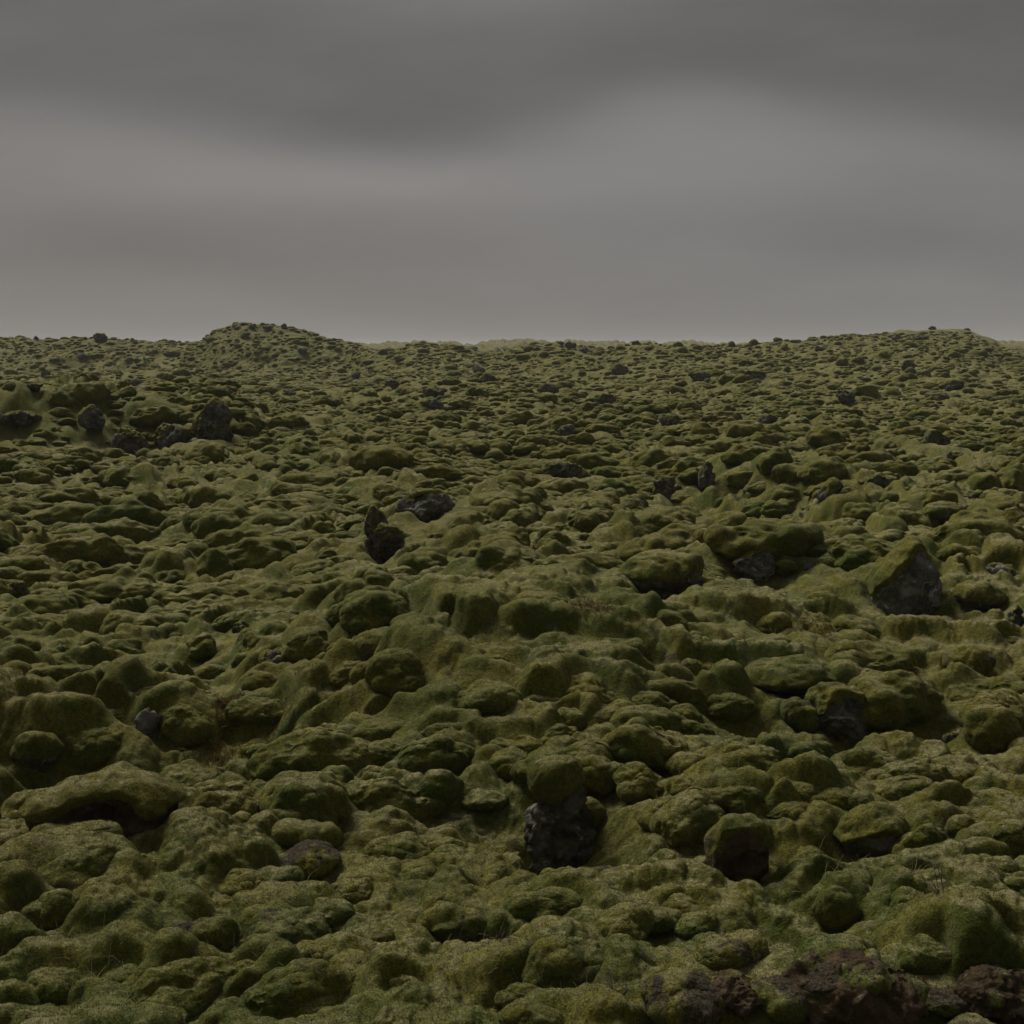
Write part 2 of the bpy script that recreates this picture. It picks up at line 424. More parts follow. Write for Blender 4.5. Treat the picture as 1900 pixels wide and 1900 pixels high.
rad_ = np.clip(crng.lognormal(-1.42, 0.40, len(xx_)), 0.10, 0.46) * (1 - 0.22 * sst(yy_, 22, 60))
big_ = (crng.random(len(rad_)) < 0.035) & (yy_ > 11)
rad_[big_] = crng.uniform(0.42, 0.62, big_.sum())
rad_[-26000:] = crng.uniform(0.10, 0.2, 26000)
clear_ = vn2(xx_ / 2.6, yy_ / 3.2, 81) + 0.5 * vn2(xx_ / 7, yy_ / 9, 82)
hump_ = gauss(xx_, yy_, 1000, 1250, 11.6, 1.7, 2.1)
ok_ = (clear_ > -0.62 - 0.3 * sst(yy_, 12, 20) + 0.5 * hump_) 
for x, y, r in zip(xx_[ok_], yy_[ok_], rad_[ok_]):
    kx, ky = int(x // 2), int(y // 2)
    fine_ = gauss(x, y, 190, 1430, 9.4, 1.3, 0.6, 0.35) < 0.4 and gauss(x, y, 1375, 930, 25.0, 1.3, 2.2, 0.15) < 0.4
    for a in (-1, 0, 1):
        for b in (-1, 0, 1):
            for (px, py, prx, pry) in _occ.get((kx + a, ky + b), ()):
                if prx < 0 and abs(x - px) < 1.3 * r - prx and -1.4 - r < y - py < 0.4:
                    fine_ = False
                    break
                if ((x - px) / (prx + 0.60 * r)) ** 2 + ((y - py) / (pry + 0.60 * r)) ** 2 < 1:
                    fine_ = False
                    break
    if not fine_:
        continue
    el_ = crng.uniform(1.0, 2.1) if y < 14 or y > 45 else crng.uniform(1.05, 2.6)
    if y < 12:
        r = min(r, 0.2 + 0.012 * y)
    el_ = min(el_, max(0.8 / r, 1.0))
    _occ.setdefault((kx, ky), []).append((x, y, r * el_ * 0.8, r * 0.85))
    CUSH.append(dict(x=x, y=y, rx=r * el_, ry=r * crng.uniform(0.8, 1.05), ha=r * crng.uniform(0.8, 1.5), rot=0.3 + 0.9 * float(vn2(np.array([x / 7]), np.array([y / 11]), 87)[0]) + crng.normal(0, 0.25), k='M', lift=0.62, pit=crng.uniform(0.12, 0.42)))
zc_ = base(np.array([c['x'] for c in CUSH]), np.array([c['y'] for c in CUSH]))
for c, z in zip(CUSH, zc_):
    c['z'] = float(z)
    c['u'], c['v'] = to_pixel(c['x'], c['y'], z + 0.4 * c['ha'])
    c['w'] = 2 * c['rx'] * F / c['y']
    c['h'] = max((c['ha'] + c['ry'] * H / c['y']) * F / c['y'], 4)
CUSH.sort(key=lambda c: -c['w'] * c['h'] * (20 < c['u'] < 1880 and c['v'] < 1880))
ITEMS += CUSH[:50]
CUSH = CUSH[50:]
print('cushions', len(CUSH))


# ------------------------------------------------------------------ hummocks of the ground sheet
def lumps(x, y, cell, seed, prob, ra, ha, soft):
    """rounded moss cushions: the highest of the soft mounds whose seeds lie in the cells around"""
    gx, gy = x / cell, y / cell
    ix, iy = np.floor(gx).astype(np.int64), np.floor(gy).astype(np.int64)
    out = np.zeros(len(x), np.float32)
    for i in (-1, 0, 1):
        for j in (-1, 0, 1):
            cx, cy = ix + i, iy + j
            r1, r2, r3 = hsh(cx, cy, 0, seed), hsh(cx, cy, 0, seed + 1), hsh(cx, cy, 0, seed + 2)
            r4, r5 = hsh(cx, cy, 0, seed + 3), hsh(cx, cy, 0, seed + 4)
            a = (gx - cx - 0.1 - 0.8 * r1).astype(np.float32)
            b = (gy - cy - 0.1 - 0.8 * r2).astype(np.float32)
            ang = (r3 - 0.5) * 2.2 + 0.35
            c, s = np.cos(ang), np.sin(ang)
            p, q = a * c + b * s, -a * s + b * c
            q = np.where(q < 0, q * (1.1 + 0.25 * r4), q * 0.9)       # steeper on the side towards -Y
            rad = ra[0] + (ra[1] - ra[0]) * r4
            p = p / (rad * (1.0 + 0.9 * r5))
            q = q / rad
            d2 = p * p + q * q
            hh = (ha[0] + (ha[1] - ha[0]) * r5) * (r3 * 997 % 1 < prob)
            f = np.clip(1 - d2, 0, 1) ** (soft[0] + (soft[1] - soft[0]) * r2) * hh
            k = 0.04 * ha[1]
            out = np.maximum(out, f)
    return out


def detail(x, y):
    n = len(x)
    wx = 0.16 * vn2(x * 1.9, y * 1.9, 51) + 0.025 * vn2(x * 6, y * 6, 53)
    wy = 0.16 * vn2(x * 1.9 + 40, y * 1.9, 52) + 0.025 * vn2(x * 6, y * 6 + 9, 54)
    X, Y = x + wx, y + wy
    patch = 0.72 + 0.45 * vn2(x / 3.1, y / 3.7, 61)
    l0 = lumps(X, Y, 1.35, 101, 0.65, (0.32, 0.56), (0.10, 0.28), (0.8, 1.2))
    l1 = lumps(X, Y, 0.78, 201, 0.85, (0.32, 0.54), (0.07, 0.22), (0.65, 1.0))
    l2 = lumps(X, Y, 0.37, 301, 0.7, (0.30, 0.5), (0.015, 0.06), (0.7, 1.2))
    hump = gauss(x, y, 1000, 1250, 11.6, 1.9, 2.3)
    lA = lumps(X, Y, 3.3, 151, 0.55, (0.30, 0.5), (0.1, 0.36), (0.9, 1.4)) * sst(y, 11, 17) * (1 - 0.5 * sst(y, 35, 70))
    big = np.maximum(l0, l1) + 0.35 * np.minimum(l0, l1) + 0.8 * lA
    z = big * patch * (1 - 0.5 * hump) + l2 * (1 - 0.6 * sst(y, 60, 120))
    far = sst(y, 45, 90)
    z = z * (1 - 0.15 * far)
    m = y > 170
    if m.any():
        z[m] = z[m] * 0.5 + 1.6 * lumps(X[m], Y[m], 6.0, 401, 0.8, (0.3, 0.5), (0.6, 2.0), (0.6, 1.0)) * sst(y[m], 170, 300)
    nr = y < 34
    if nr.any():
        xx, yy = x[nr], y[nr]
        xw, yw = xx + 0.05 * vn2(xx * 5, yy * 5, 77), yy + 0.05 * vn2(xx * 5 + 7, yy * 5, 78)
        z[nr] += 0.05 * np.abs(fbm2(xw * 2.6, yw * 2.6, 2, 71)) + 0.022 * np.abs(vn2(xw * 6.6, yw * 7.2, 73)) + 0.022 * vn2(xw * 4.1, yw * 4.6, 79) + 0.16 * (0.6 - np.abs(fbm2(xw * 0.75, yw * 0.95, 3, 83)))
    m = y < 16
    if m.any():
        z[m] += 0.012 * np.abs(vn2(x[m] * 15, y[m] * 15, 75)) + 0.008 * vn2(x[m] * 24, y[m] * 24, 74) + 0.005 * np.abs(vn2(x[m] * 33, y[m] * 33, 76))
    return z


def ground_z(x, y):
    z = base(x, y).astype(np.float32)
    d = detail(x, y)
    keep = np.ones(len(x), np.float32)
    add = np.zeros(len(x), np.float32)
    pit = np.zeros(len(x), np.float32)
    keep2 = np.ones(len(x), np.float32)
    order = np.argsort(y, kind='stable')
    ysort = y[order]
    for i in ITEMS + CUSH:
        R = 2.4 * max(i['rx'], i['ry'])
        a, b = np.searchsorted(ysort, [i['y'] - R, i['y'] + R])
        idx = order[a:b]
        idx = idx[np.abs(x[idx] - i['x']) < R]
        if not len(idx):
            continue
        px, py = x[idx] - i['x'], y[idx] - i['y']
        cr, sr = math.cos(i.get('rot', 0)), math.sin(i.get('rot', 0))
        px, py = (px * cr + py * sr) / i['rx'], (-px * sr + py * cr) / i['ry']
        r2 = px * px + py * py
        keep[idx] *= 1 - 0.9 * np.exp(-(r2 / 0.95) ** 2)
        pit[idx] = np.maximum(pit[idx], i.get('pit', 0.34) * i['ha'] * np.exp(-((px - 0.25) / 0.85) ** 2 - ((py + 1.05) / 0.5) ** 2))
        if i['k'] in 'PYV':
            keep2[idx] *= 1 - 0.92 * np.exp(-(r2 / 2.2) ** 2)
        if i['k'] in 'MT':
            q2 = ((px + 0.12) / 1.15) ** 2 + ((py - 0.45) / 1.15) ** 2
            add[idx] = np.maximum(add[idx], i.get('lift', 0.55) * i['ha'] * np.exp(-q2) * sst(py, -1.7, 0.5))
        elif i['k'] in 'ACVRY':
            add[idx] = np.maximum(add[idx], 0.45 * i['ha'] * np.exp(-r2 / 1.0) * sst(py, -0.1, 0.7))
    return z + d * keep + add * keep2 - pit


# ------------------------------------------------------------------ materials
def new_mat(name):
    m = bpy.data.materials.new(name)
    m.use_nodes = True
    t = NT(m.node_tree)
    b = t.n['Principled BSDF']
    b.inputs['Roughness'].default_value = 1.0
    b.inputs['Specular IOR Level'].default_value = 0.05
    return m, t, b


def moss_material(name, worn):
    m, t, b = new_mat(name)
    geo = t.node('ShaderNodeNewGeometry')
    P = geo.outputs['Position']
    sp = t.node('ShaderNodeSeparateXYZ')
    t.l.new(geo.outputs['Normal'], sp.inputs[0])
    nz = sp.outputs[2]
    big = t.noise(P, 0.35, 3, 0.5)
    mid = t.noise(P, 1.7, 4, 0.6, 0.4)
    fine = t.noise(P, 11.0, 5, 0.65)
    grain = t.noise(P, 85.0, 4, 0.75)
    c = t.mix(t.ramp(mid, 0.41, 0.59), (0.050, 0.064, 0.006), (0.112, 0.105, 0.015))
    c = t.mix(t.m('MULTIPLY', t.ramp(big, 0.4, 0.65), 0.55), c, (0.105, 0.088, 0.012))
    c = t.mix(t.m('MULTIPLY', t.ramp(fine, 0.48, 0.72), 0.55), c, (0.038, 0.068, 0.006))
    c = t.mix(t.m('MULTIPLY', t.ramp(t.noise(P, 2.4, 4, 0.6, 0.3), 0.52, 0.68), 0.6), c, (0.044, 0.070, 0.006))
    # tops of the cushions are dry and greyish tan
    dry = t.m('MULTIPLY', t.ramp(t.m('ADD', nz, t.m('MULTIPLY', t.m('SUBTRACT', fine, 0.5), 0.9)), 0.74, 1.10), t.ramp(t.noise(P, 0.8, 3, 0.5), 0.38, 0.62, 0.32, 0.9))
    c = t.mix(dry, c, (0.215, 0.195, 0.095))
    # scraps of grey-brown dead moss
    scrap = t.m('MULTIPLY', t.ramp(t.noise(P, 3.1, 6, 0.7, 0.8), 0.58, 0.70), 0.75)
    c = t.mix(scrap, c, (0.058, 0.048, 0.030))
    if worn:
        bare = t.ramp(t.m('ADD', t.noise(P, 2.6, 5, 0.6, 0.5), t.m('MULTIPLY', nz, 0.06)), 0.53, 0.60)
        c = t.mix(bare, c, t.mix(t.ramp(grain, 0.4, 0.65), (0.024, 0.018, 0.012), (0.062, 0.047, 0.034)))
    tuft = t.noise(P, 27.0, 4, 0.7, 0.6)
    v = t.m('ADD', t.m('MULTIPLY', t.ramp(grain, 0.28, 0.74), 0.85), 0.5)
    v = t.m('MULTIPLY', v, t.m('ADD', t.m('MULTIPLY', t.ramp(tuft, 0.3, 0.7), 0.75), 0.6))
    c = t.mix(1.0, c, v, 'MULTIPLY')
    t.l.new(c, b.inputs['Base Color'])
    b.inputs['Sheen Weight'].default_value = 0.13
    b.inputs['Sheen Roughness'].default_value = 0.6
    b.inputs['Sheen Tint'].default_value = (0.8, 0.75, 0.5, 1)
    bp = t.node('ShaderNodeBump')
    bp.inputs['Strength'].default_value = 0.85
    bp.inputs['Distance'].default_value = 0.03
    t.l.new(t.m('ADD', t.m('ADD', t.m('MULTIPLY', fine, 1.0), t.m('MULTIPLY', grain, 0.42)), t.m('MULTIPLY', tuft, 0.7)), bp.inputs['Height'])
    t.l.new(bp.outputs[0], b.inputs['Normal'])
    return m


def rock_material(name, c0, c1, lichen, rust):
    m, t, b = new_mat(name)
    P = t.node('ShaderNodeNewGeometry').outputs['Position']
    a = t.noise(P, 4.0, 6, 0.65, 0.4)
    g = t.noise(P, 26.0, 5, 0.7)
    c = t.mix(t.ramp(a, 0.38, 0.66), c0, c1)
    c = t.mix(t.m('MULTIPLY', t.ramp(t.noise(P, 2.2, 4, 0.6), 0.5, 0.66), rust), c, (0.066, 0.047, 0.026))
    c = t.mix(t.m('MULTIPLY', t.ramp(t.noise(P, 7.5, 5, 0.62, 1.0), 0.60, 0.66), lichen), c, (0.34, 0.34, 0.30))
    c = t.mix(t.m('MULTIPLY', t.ramp(t.noise(P, 5.0, 5, 0.7), 0.55, 0.68), 0.6), c, (0.062, 0.068, 0.018))
    c = t.mix(t.m('MULTIPLY', t.ramp(t.noise(P, 19.0, 5, 0.7, 0.6), 0.58, 0.68), 0.5 * lichen), c, (0.19, 0.19, 0.16))
    c = t.mix(1.0, c, t.m('ADD', t.m('MULTIPLY', g, 1.4), 0.3), 'MULTIPLY')
    t.l.new(c, b.inputs['Base Color'])
    bp = t.node('ShaderNodeBump')
    bp.inputs['Strength'].default_value = 1.0
    bp.inputs['Distance'].default_value = 0.05
    t.l.new(t.m('ADD', a, t.m('MULTIPLY', g, 0.5)), bp.inputs['Height'])
    t.l.new(bp.outputs[0], b.inputs['Normal'])
    return m


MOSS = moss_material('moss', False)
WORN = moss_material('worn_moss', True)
LAVA = rock_material('lava_rock', (0.042, 0.041, 0.031), (0.125, 0.120, 0.098), 0.6, 0.10)
LICH = rock_material('lichen_lava', (0.060, 0.059, 0.048), (0.180, 0.174, 0.150), 1.0, 0.04)
BROWN = rock_material('brown_soil', (0.034, 0.024, 0.014), (0.080, 0.056, 0.034), 0.2, 0.12)


def plain_mat(name, c0, c1, sc=30):
    m, t, b = new_mat(name)
    P = t.node('ShaderNodeNewGeometry').outputs['Position']
    t.l.new(t.mix(t.ramp(t.noise(P, sc, 3), 0.35, 0.65), c0, c1), b.inputs['Base Color'])
    return m


STRAW = plain_mat('dry_grass', (0.20, 0.165, 0.075), (0.30, 0.25, 0.13))
TWIG = plain_mat('grey_twig', (0.055, 0.048, 0.036), (0.13, 0.115, 0.09))
HEATH = plain_mat('red_heath', (0.070, 0.032, 0.014), (0.105, 0.070, 0.022), 14)


# ------------------------------------------------------------------ mesh helpers
def mesh_obj(name, V, Fc, mats, parent=None, mat_idx=None, smooth=True):
    me = bpy.data.meshes.new(name)
    Fc = np.asarray(Fc)
    n, k = Fc.shape
    me.vertices.add(len(V))
    me.vertices.foreach_set('co', np.asarray(V, np.float32).ravel())
    me.loops.add(n * k)
    me.loops.foreach_set('vertex_index', Fc.astype(np.int32).ravel())
    me.polygons.add(n)
    me.polygons.foreach_set('loop_start', np.arange(0, n * k, k, dtype=np.int32))
    me.polygons.foreach_set('loop_total', np.full(n, k, np.int32))
    me.polygons.foreach_set('use_smooth', np.full(n, smooth))
    for m in (mats if isinstance(mats, (list, tuple)) else [mats]):
        me.materials.append(m)
    if mat_idx is not None:
        me.polygons.foreach_set('material_index', np.asarray(mat_idx, np.int32))
    me.update(calc_edges=True)
    o = bpy.data.objects.new(name, me)
    COL.objects.link(o)
    if parent is not None:
        o.parent = parent
    return o


def tag(o, label=None, cat=None, group=None, kind=None):
    for k, v in (('label', label), ('category', cat), ('group', group), ('kind', kind)):
        if v:
            o[k] = v
    return o


def with_tufts(V, Fc, dens, length, mask=None):
    """adds short moss shoots as single slim faces over the skin (Fc triangles)"""
    A, B, C = V[Fc[:, 0]], V[Fc[:, 1]], V[Fc[:, 2]]
    N = np.cross(B - A, C - A)
    ar = np.linalg.norm(N, axis=1) * 0.5
    N = N / np.maximum(ar * 2, 1e-12)[:, None]
    e = ar * dens
    if mask is not None:
        e = e * mask
    cnt = np.floor(e + RNG.random(len(e))).astype(int)
    idx = np.repeat(np.arange(len(e)), cnt)
    n = len(idx)
    if n == 0:
        return V, Fc
    r1, r2 = np.sqrt(RNG.random(n))[:, None], RNG.random(n)[:, None]
    P = A[idx] * (1 - r1) + B[idx] * r1 * (1 - r2) + C[idx] * r1 * r2
    D = N[idx] + RNG.normal(0, 0.42, (n, 3))
    D /= np.linalg.norm(D, axis=1)[:, None]
    Sd = np.cross(D, RNG.normal(0, 1, (n, 3)))
    Sd /= np.maximum(np.linalg.norm(Sd, axis=1), 1e-6)[:, None]
    L = length * RNG.uniform(0.5, 1.35, n)[:, None]
    P = P - N[idx] * 0.003
    q0, q1, q2 = P - Sd * L * 0.13, P + Sd * L * 0.13, P + D * L
    Vn = np.stack([q0, q1, q2], 1).reshape(-1, 3)
    Fn = np.arange(n * 3).reshape(-1, 3) + len(V)
    return np.concatenate([V, Vn]), np.concatenate([Fc, Fn])


# ------------------------------------------------------------------ the ground sheet
rows = list(np.arange(-24, 2, 2.0)) + list(np.arange(2, 4.4, 0.08))
d = 4.4
while d < 190:
    rows.append(d)
    d += min(max(d * d / (H * F) * 1.9, 0.012), 0.24)
while d < 900:
    rows.append(d)
    d *= 1.006
while d < 9000:
    rows.append(d)
    d *= 1.12
rows = np.array(rows)
core = np.linspace(-1, 1, 1260)
outer = 1 + np.cumsum(np.geomspace(0.004, 2.5, 26))
cols = np.concatenate([-outer[::-1], core, outer])
halfw = 0.485 * np.maximum(rows, 0) + 1.4
GX = (cols[None, :] * halfw[:, None]).ravel()
GY = np.repeat(rows, len(cols))
GZ = ground_z(GX, GY)
nr, nc = len(rows), len(cols)
# moss cushions swell sideways too: push the sheet out along its own normals where it bulges
g3 = np.stack([GX, GY, GZ], 1).reshape(nr, nc, 3)
du = np.gradient(g3, axis=1)
dv = np.gradient(g3, axis=0)


def blur(a, k):
    for ax in (0, 1):
        c = np.cumsum(a, axis=ax)
        lo = np.take(c, np.clip(np.arange(a.shape[ax]) - k - 1, 0, None), axis=ax)
        hi = np.take(c, np.clip(np.arange(a.shape[ax]) + k, None, a.shape[ax] - 1), axis=ax)
        a = (hi - lo) / (2 * k + 1)
    return a


du, dv = blur(du, 3), blur(dv, 3)
NN = np.cross(du, dv)
NN /= np.maximum(np.linalg.norm(NN, axis=2), 1e-9)[..., None]
zb = base(GX, GY).reshape(nr, nc)
swell = np.clip((g3[..., 2] - zb) / 0.35, 0, 1.2) * 0.085 * (g3[..., 1] > 3) * (g3[..., 1] < 170)
side = np.sqrt(np.clip(1 - NN[..., 2] ** 2, 0, 1))
g3 = g3 + NN * (swell * side)[..., None]
V = g3.reshape(-1, 3)
i0 = (np.arange(nr - 1)[:, None] * nc + np.arange(nc - 1)[None, :]).ravel()
quads = np.stack([i0, i0 + 1, i0 + nc + 1, i0 + nc], 1)
tris = np.concatenate([quads[:, [0, 1, 2]], quads[:, [0, 2, 3]]])
c3 = V[tris].mean(axis=1)
vis = (c3[:, 1] > 4.3) & (c3[:, 1] < 11) & (np.abs(c3[:, 0]) < 0.46 * c3[:, 1] + 0.5)
V2, F2 = with_tufts(V, tris[vis], 13000, 0.012, np.clip(1.35 - c3[vis, 1] / 12, 0.3, 1))
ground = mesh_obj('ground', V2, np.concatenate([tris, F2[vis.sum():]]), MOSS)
tag(ground, 'rolling lava ground under a deep quilt of olive green moss cushions', kind='structure')
print('ground', len(V))

# ------------------------------------------------------------------ boulders
_ICO = {}


def ico(level):
    if level not in _ICO:
        bm = bmesh.new()
        bmesh.ops.create_icosphere(bm, subdivisions=level, radius=1)
        v = np.array([q.co[:] for q in bm.verts])
        f = np.array([[q.index for q in p.verts] for p in bm.faces])
        bm.free()
        v /= np.linalg.norm(v, axis=1)[:, None]
        _ICO[level] = (v, f)
    return _ICO[level]


def blob(n, rng, count, off, size):
    """distance from the centre to the skin of several merged spheres along directions n"""
    acc = np.zeros(len(n))
    for _ in range(count):
        c = rng.normal(0, 1, 3)
        c = c / np.linalg.norm(c) * off * rng.uniform(0.5, 1)
        s = rng.uniform(*size)
        s = max(s, np.linalg.norm(c) * 1.05)
        b = n @ c
        acc += np.exp(14 * (b + np.sqrt(np.maximum(b * b - (c @ c - s * s), 0))))
    return np.log(acc) / 14


def planes(n, rng, count, lo, hi):
    """an angular chunk: directions cut off by random flat faces"""
    r = np.full(len(n), 1.35)
    for _ in range(count):
        p = rng.normal(0, 1, 3)
        p /= np.linalg.norm(p)
        q = n @ p
        dd = rng.uniform(lo, hi)
        r = np.minimum(r, np.where(q > 0.05, dd / np.maximum(q, 0.05), 9))
    return r


def level_for(px):
    return 6 if px > 110 else 5 if px > 48 else 4 if px > 22 else 3


def smooth_nz(V, Fc):
    N = np.cross(V[Fc[:, 1]] - V[Fc[:, 0]], V[Fc[:, 2]] - V[Fc[:, 0]])
    A = np.zeros_like(V)
    for k in range(3):
        np.add.at(A, Fc[:, k], N)
    return A / np.maximum(np.linalg.norm(A, axis=1), 1e-12)[:, None]


def place(i, P):
    """unit shape -> metres, base sunk in the ground, origin at the base"""
    ha = i['ha']
    P = P * np.array((i['rx'], i['ry'], ha * 0.66))
    P[:, 2] += ha * 0.34
    return P


def yaw(P, a):
    c, s = math.cos(a), math.sin(a)
    return np.stack([P[:, 0] * c - P[:, 1] * s, P[:, 0] * s + P[:, 1] * c, P[:, 2]], 1)


def moss_body(i, rng, worn=False):
    n, f = ico(level_for(i['w']))
    r = blob(n, rng, 6, 0.42, (0.5, 0.85))
    r = r / np.percentile(r, 80)
    r = r * (1 + 0.10 * fbm3(n * 1.7 + rng.uniform(0, 50), 3, 3))
    P = n * r[:, None]
    low = sst(-P[:, 2], -0.05, 0.75)
    P[:, :2] *= (1 - rng.uniform(0.12, 0.45) * low)[:, None]
    P = place(i, P)
    if 'rot' in i:
        P = yaw(P, i['rot'])
    s = i['rx']
    Nn = smooth_nz(P, f)
    q = P + np.array((i['x'], i['y'], 0))
    disp = (0.055 * (np.abs(fbm3(q * 3.3, 2, 9)) - 0.3) + 0.035 * fbm3(q * 2.6, 2, 8)) * min(1.3, s / 0.3)
    if i['y'] < 26:
        disp = disp + 0.016 * np.abs(vn3(q * 7.5, 13)) + 0.012 * vn3(q * 6, 12)
    if i['y'] < 14:
        disp = disp + 0.007 * np.abs(vn3(q * 17, 15)) + 0.006 * vn3(q * 22, 17) + 0.004 * np.abs(vn3(q * 36, 16))
    return P + Nn * disp[:, None], f


def rock_body(i, rng, sharp, level=None):
    n, f = ico(level or level_for(i['w']))
    r = (1 - sharp) * blob(n, rng, 5, 0.4, (0.5, 0.8)) + sharp * planes(n, rng, 13, 0.62, 0.95)
    r = r / np.percentile(r, 75)
    P = n * r[:, None]
    low = sst(-P[:, 2], -0.1, 0.7)
    P[:, :2] *= (1 - 0.18 * low)[:, None]
    return n, f, P


def rough(i, P, f, amp=1.0):
    Nn = smooth_nz(P, f)
    q = P + np.array((i['x'], i['y'], 0))
    s = max(i['rx'], 0.1)
    disp = 0.13 * s * fbm3(q * 1.3 / s, 3, 19) - 0.07 * s * np.abs(fbm3(q * 3.1 / s, 3, 23))
    if i['w'] > 30:
        disp = disp + 0.02 * fbm3(q * 22, 3, 27)
    return P + Nn * (amp * disp)[:, None]


def cap_over(i, P, f, thick, thr, rng, face=None, facew=0.0, wob=0.35):
    """a moss coat with its own thickness over the upward parts of a rock"""
    N = smooth_nz(P, f)
    q = P + np.array((i['x'], i['y'], 0))
    s = max(i['rx'], 0.1)
    mk = N[:, 2] + wob * fbm3(q * 1.5 / s, 3, int(rng.integers(99))) - thr
    hz = (P[:, 2] - i['ha'] * 0.45) / i['ha']
    mk = mk + 0.35 * hz
    if face is not None:
        fd = np.array(face) / np.linalg.norm(face)
        mk = mk - facew * np.maximum(N @ fd, 0)
    cov = sst(mk, -0.02, 0.32)
    off = -0.02 * s + thick * cov ** 0.7 * (1 + 0.4 * fbm3(q * 3 / s, 2, 31))
    off = off + (0.02 * np.abs(vn3(q * 7.5, 33)) + 0.01 * np.abs(vn3(q * 17, 34)) + 0.012 * vn3(q * 11, 35)) * cov * min(1, s / 0.25)
    C = P + N * off[:, None]
    keep = (mk[f] > -0.06).any(axis=1)
    ff = f[keep]
    used = np.unique(ff)
    mp = np.zeros(len(P), int)
    mp[used] = np.arange(len(used))
    return C[used], mp[ff]


def islands(C, f, least=0.06):
    """splits a moss coat into its connected pieces, largest first, crumbs left out"""
    if not len(f):
        return []
    lab = np.arange(len(C))
    while True:
        m = lab[f].min(axis=1)
        new = lab.copy()
        for k in range(3):
            np.minimum.at(new, f[:, k], m)
        new = new[new]
        if (new == lab).all():
            break
        lab = new
    fl = lab[f[:, 0]]
    ids, cnt = np.unique(fl, return_counts=True)
    out = []
    for j in np.argsort(-cnt):
        if cnt[j] < least * len(f) and out:
            break
        ff = f[fl == ids[j]]
        used = np.unique(ff)
        mp = np.zeros(len(C), int)
        mp[used] = np.arange(len(used))
        out.append((C[used], mp[ff]))
    return out


def empty(name, loc):
    o = bpy.data.objects.new(name, None)
    o.empty_display_size = 0.2
    o.location = loc
    COL.objects.link(o)
    return o


def tuft_params(i):
    y = i['y']
    if y > 11:
        return 0, 0
    return 13000 * min(1.0, max(1.35 - y / 12, .3)), 0.012


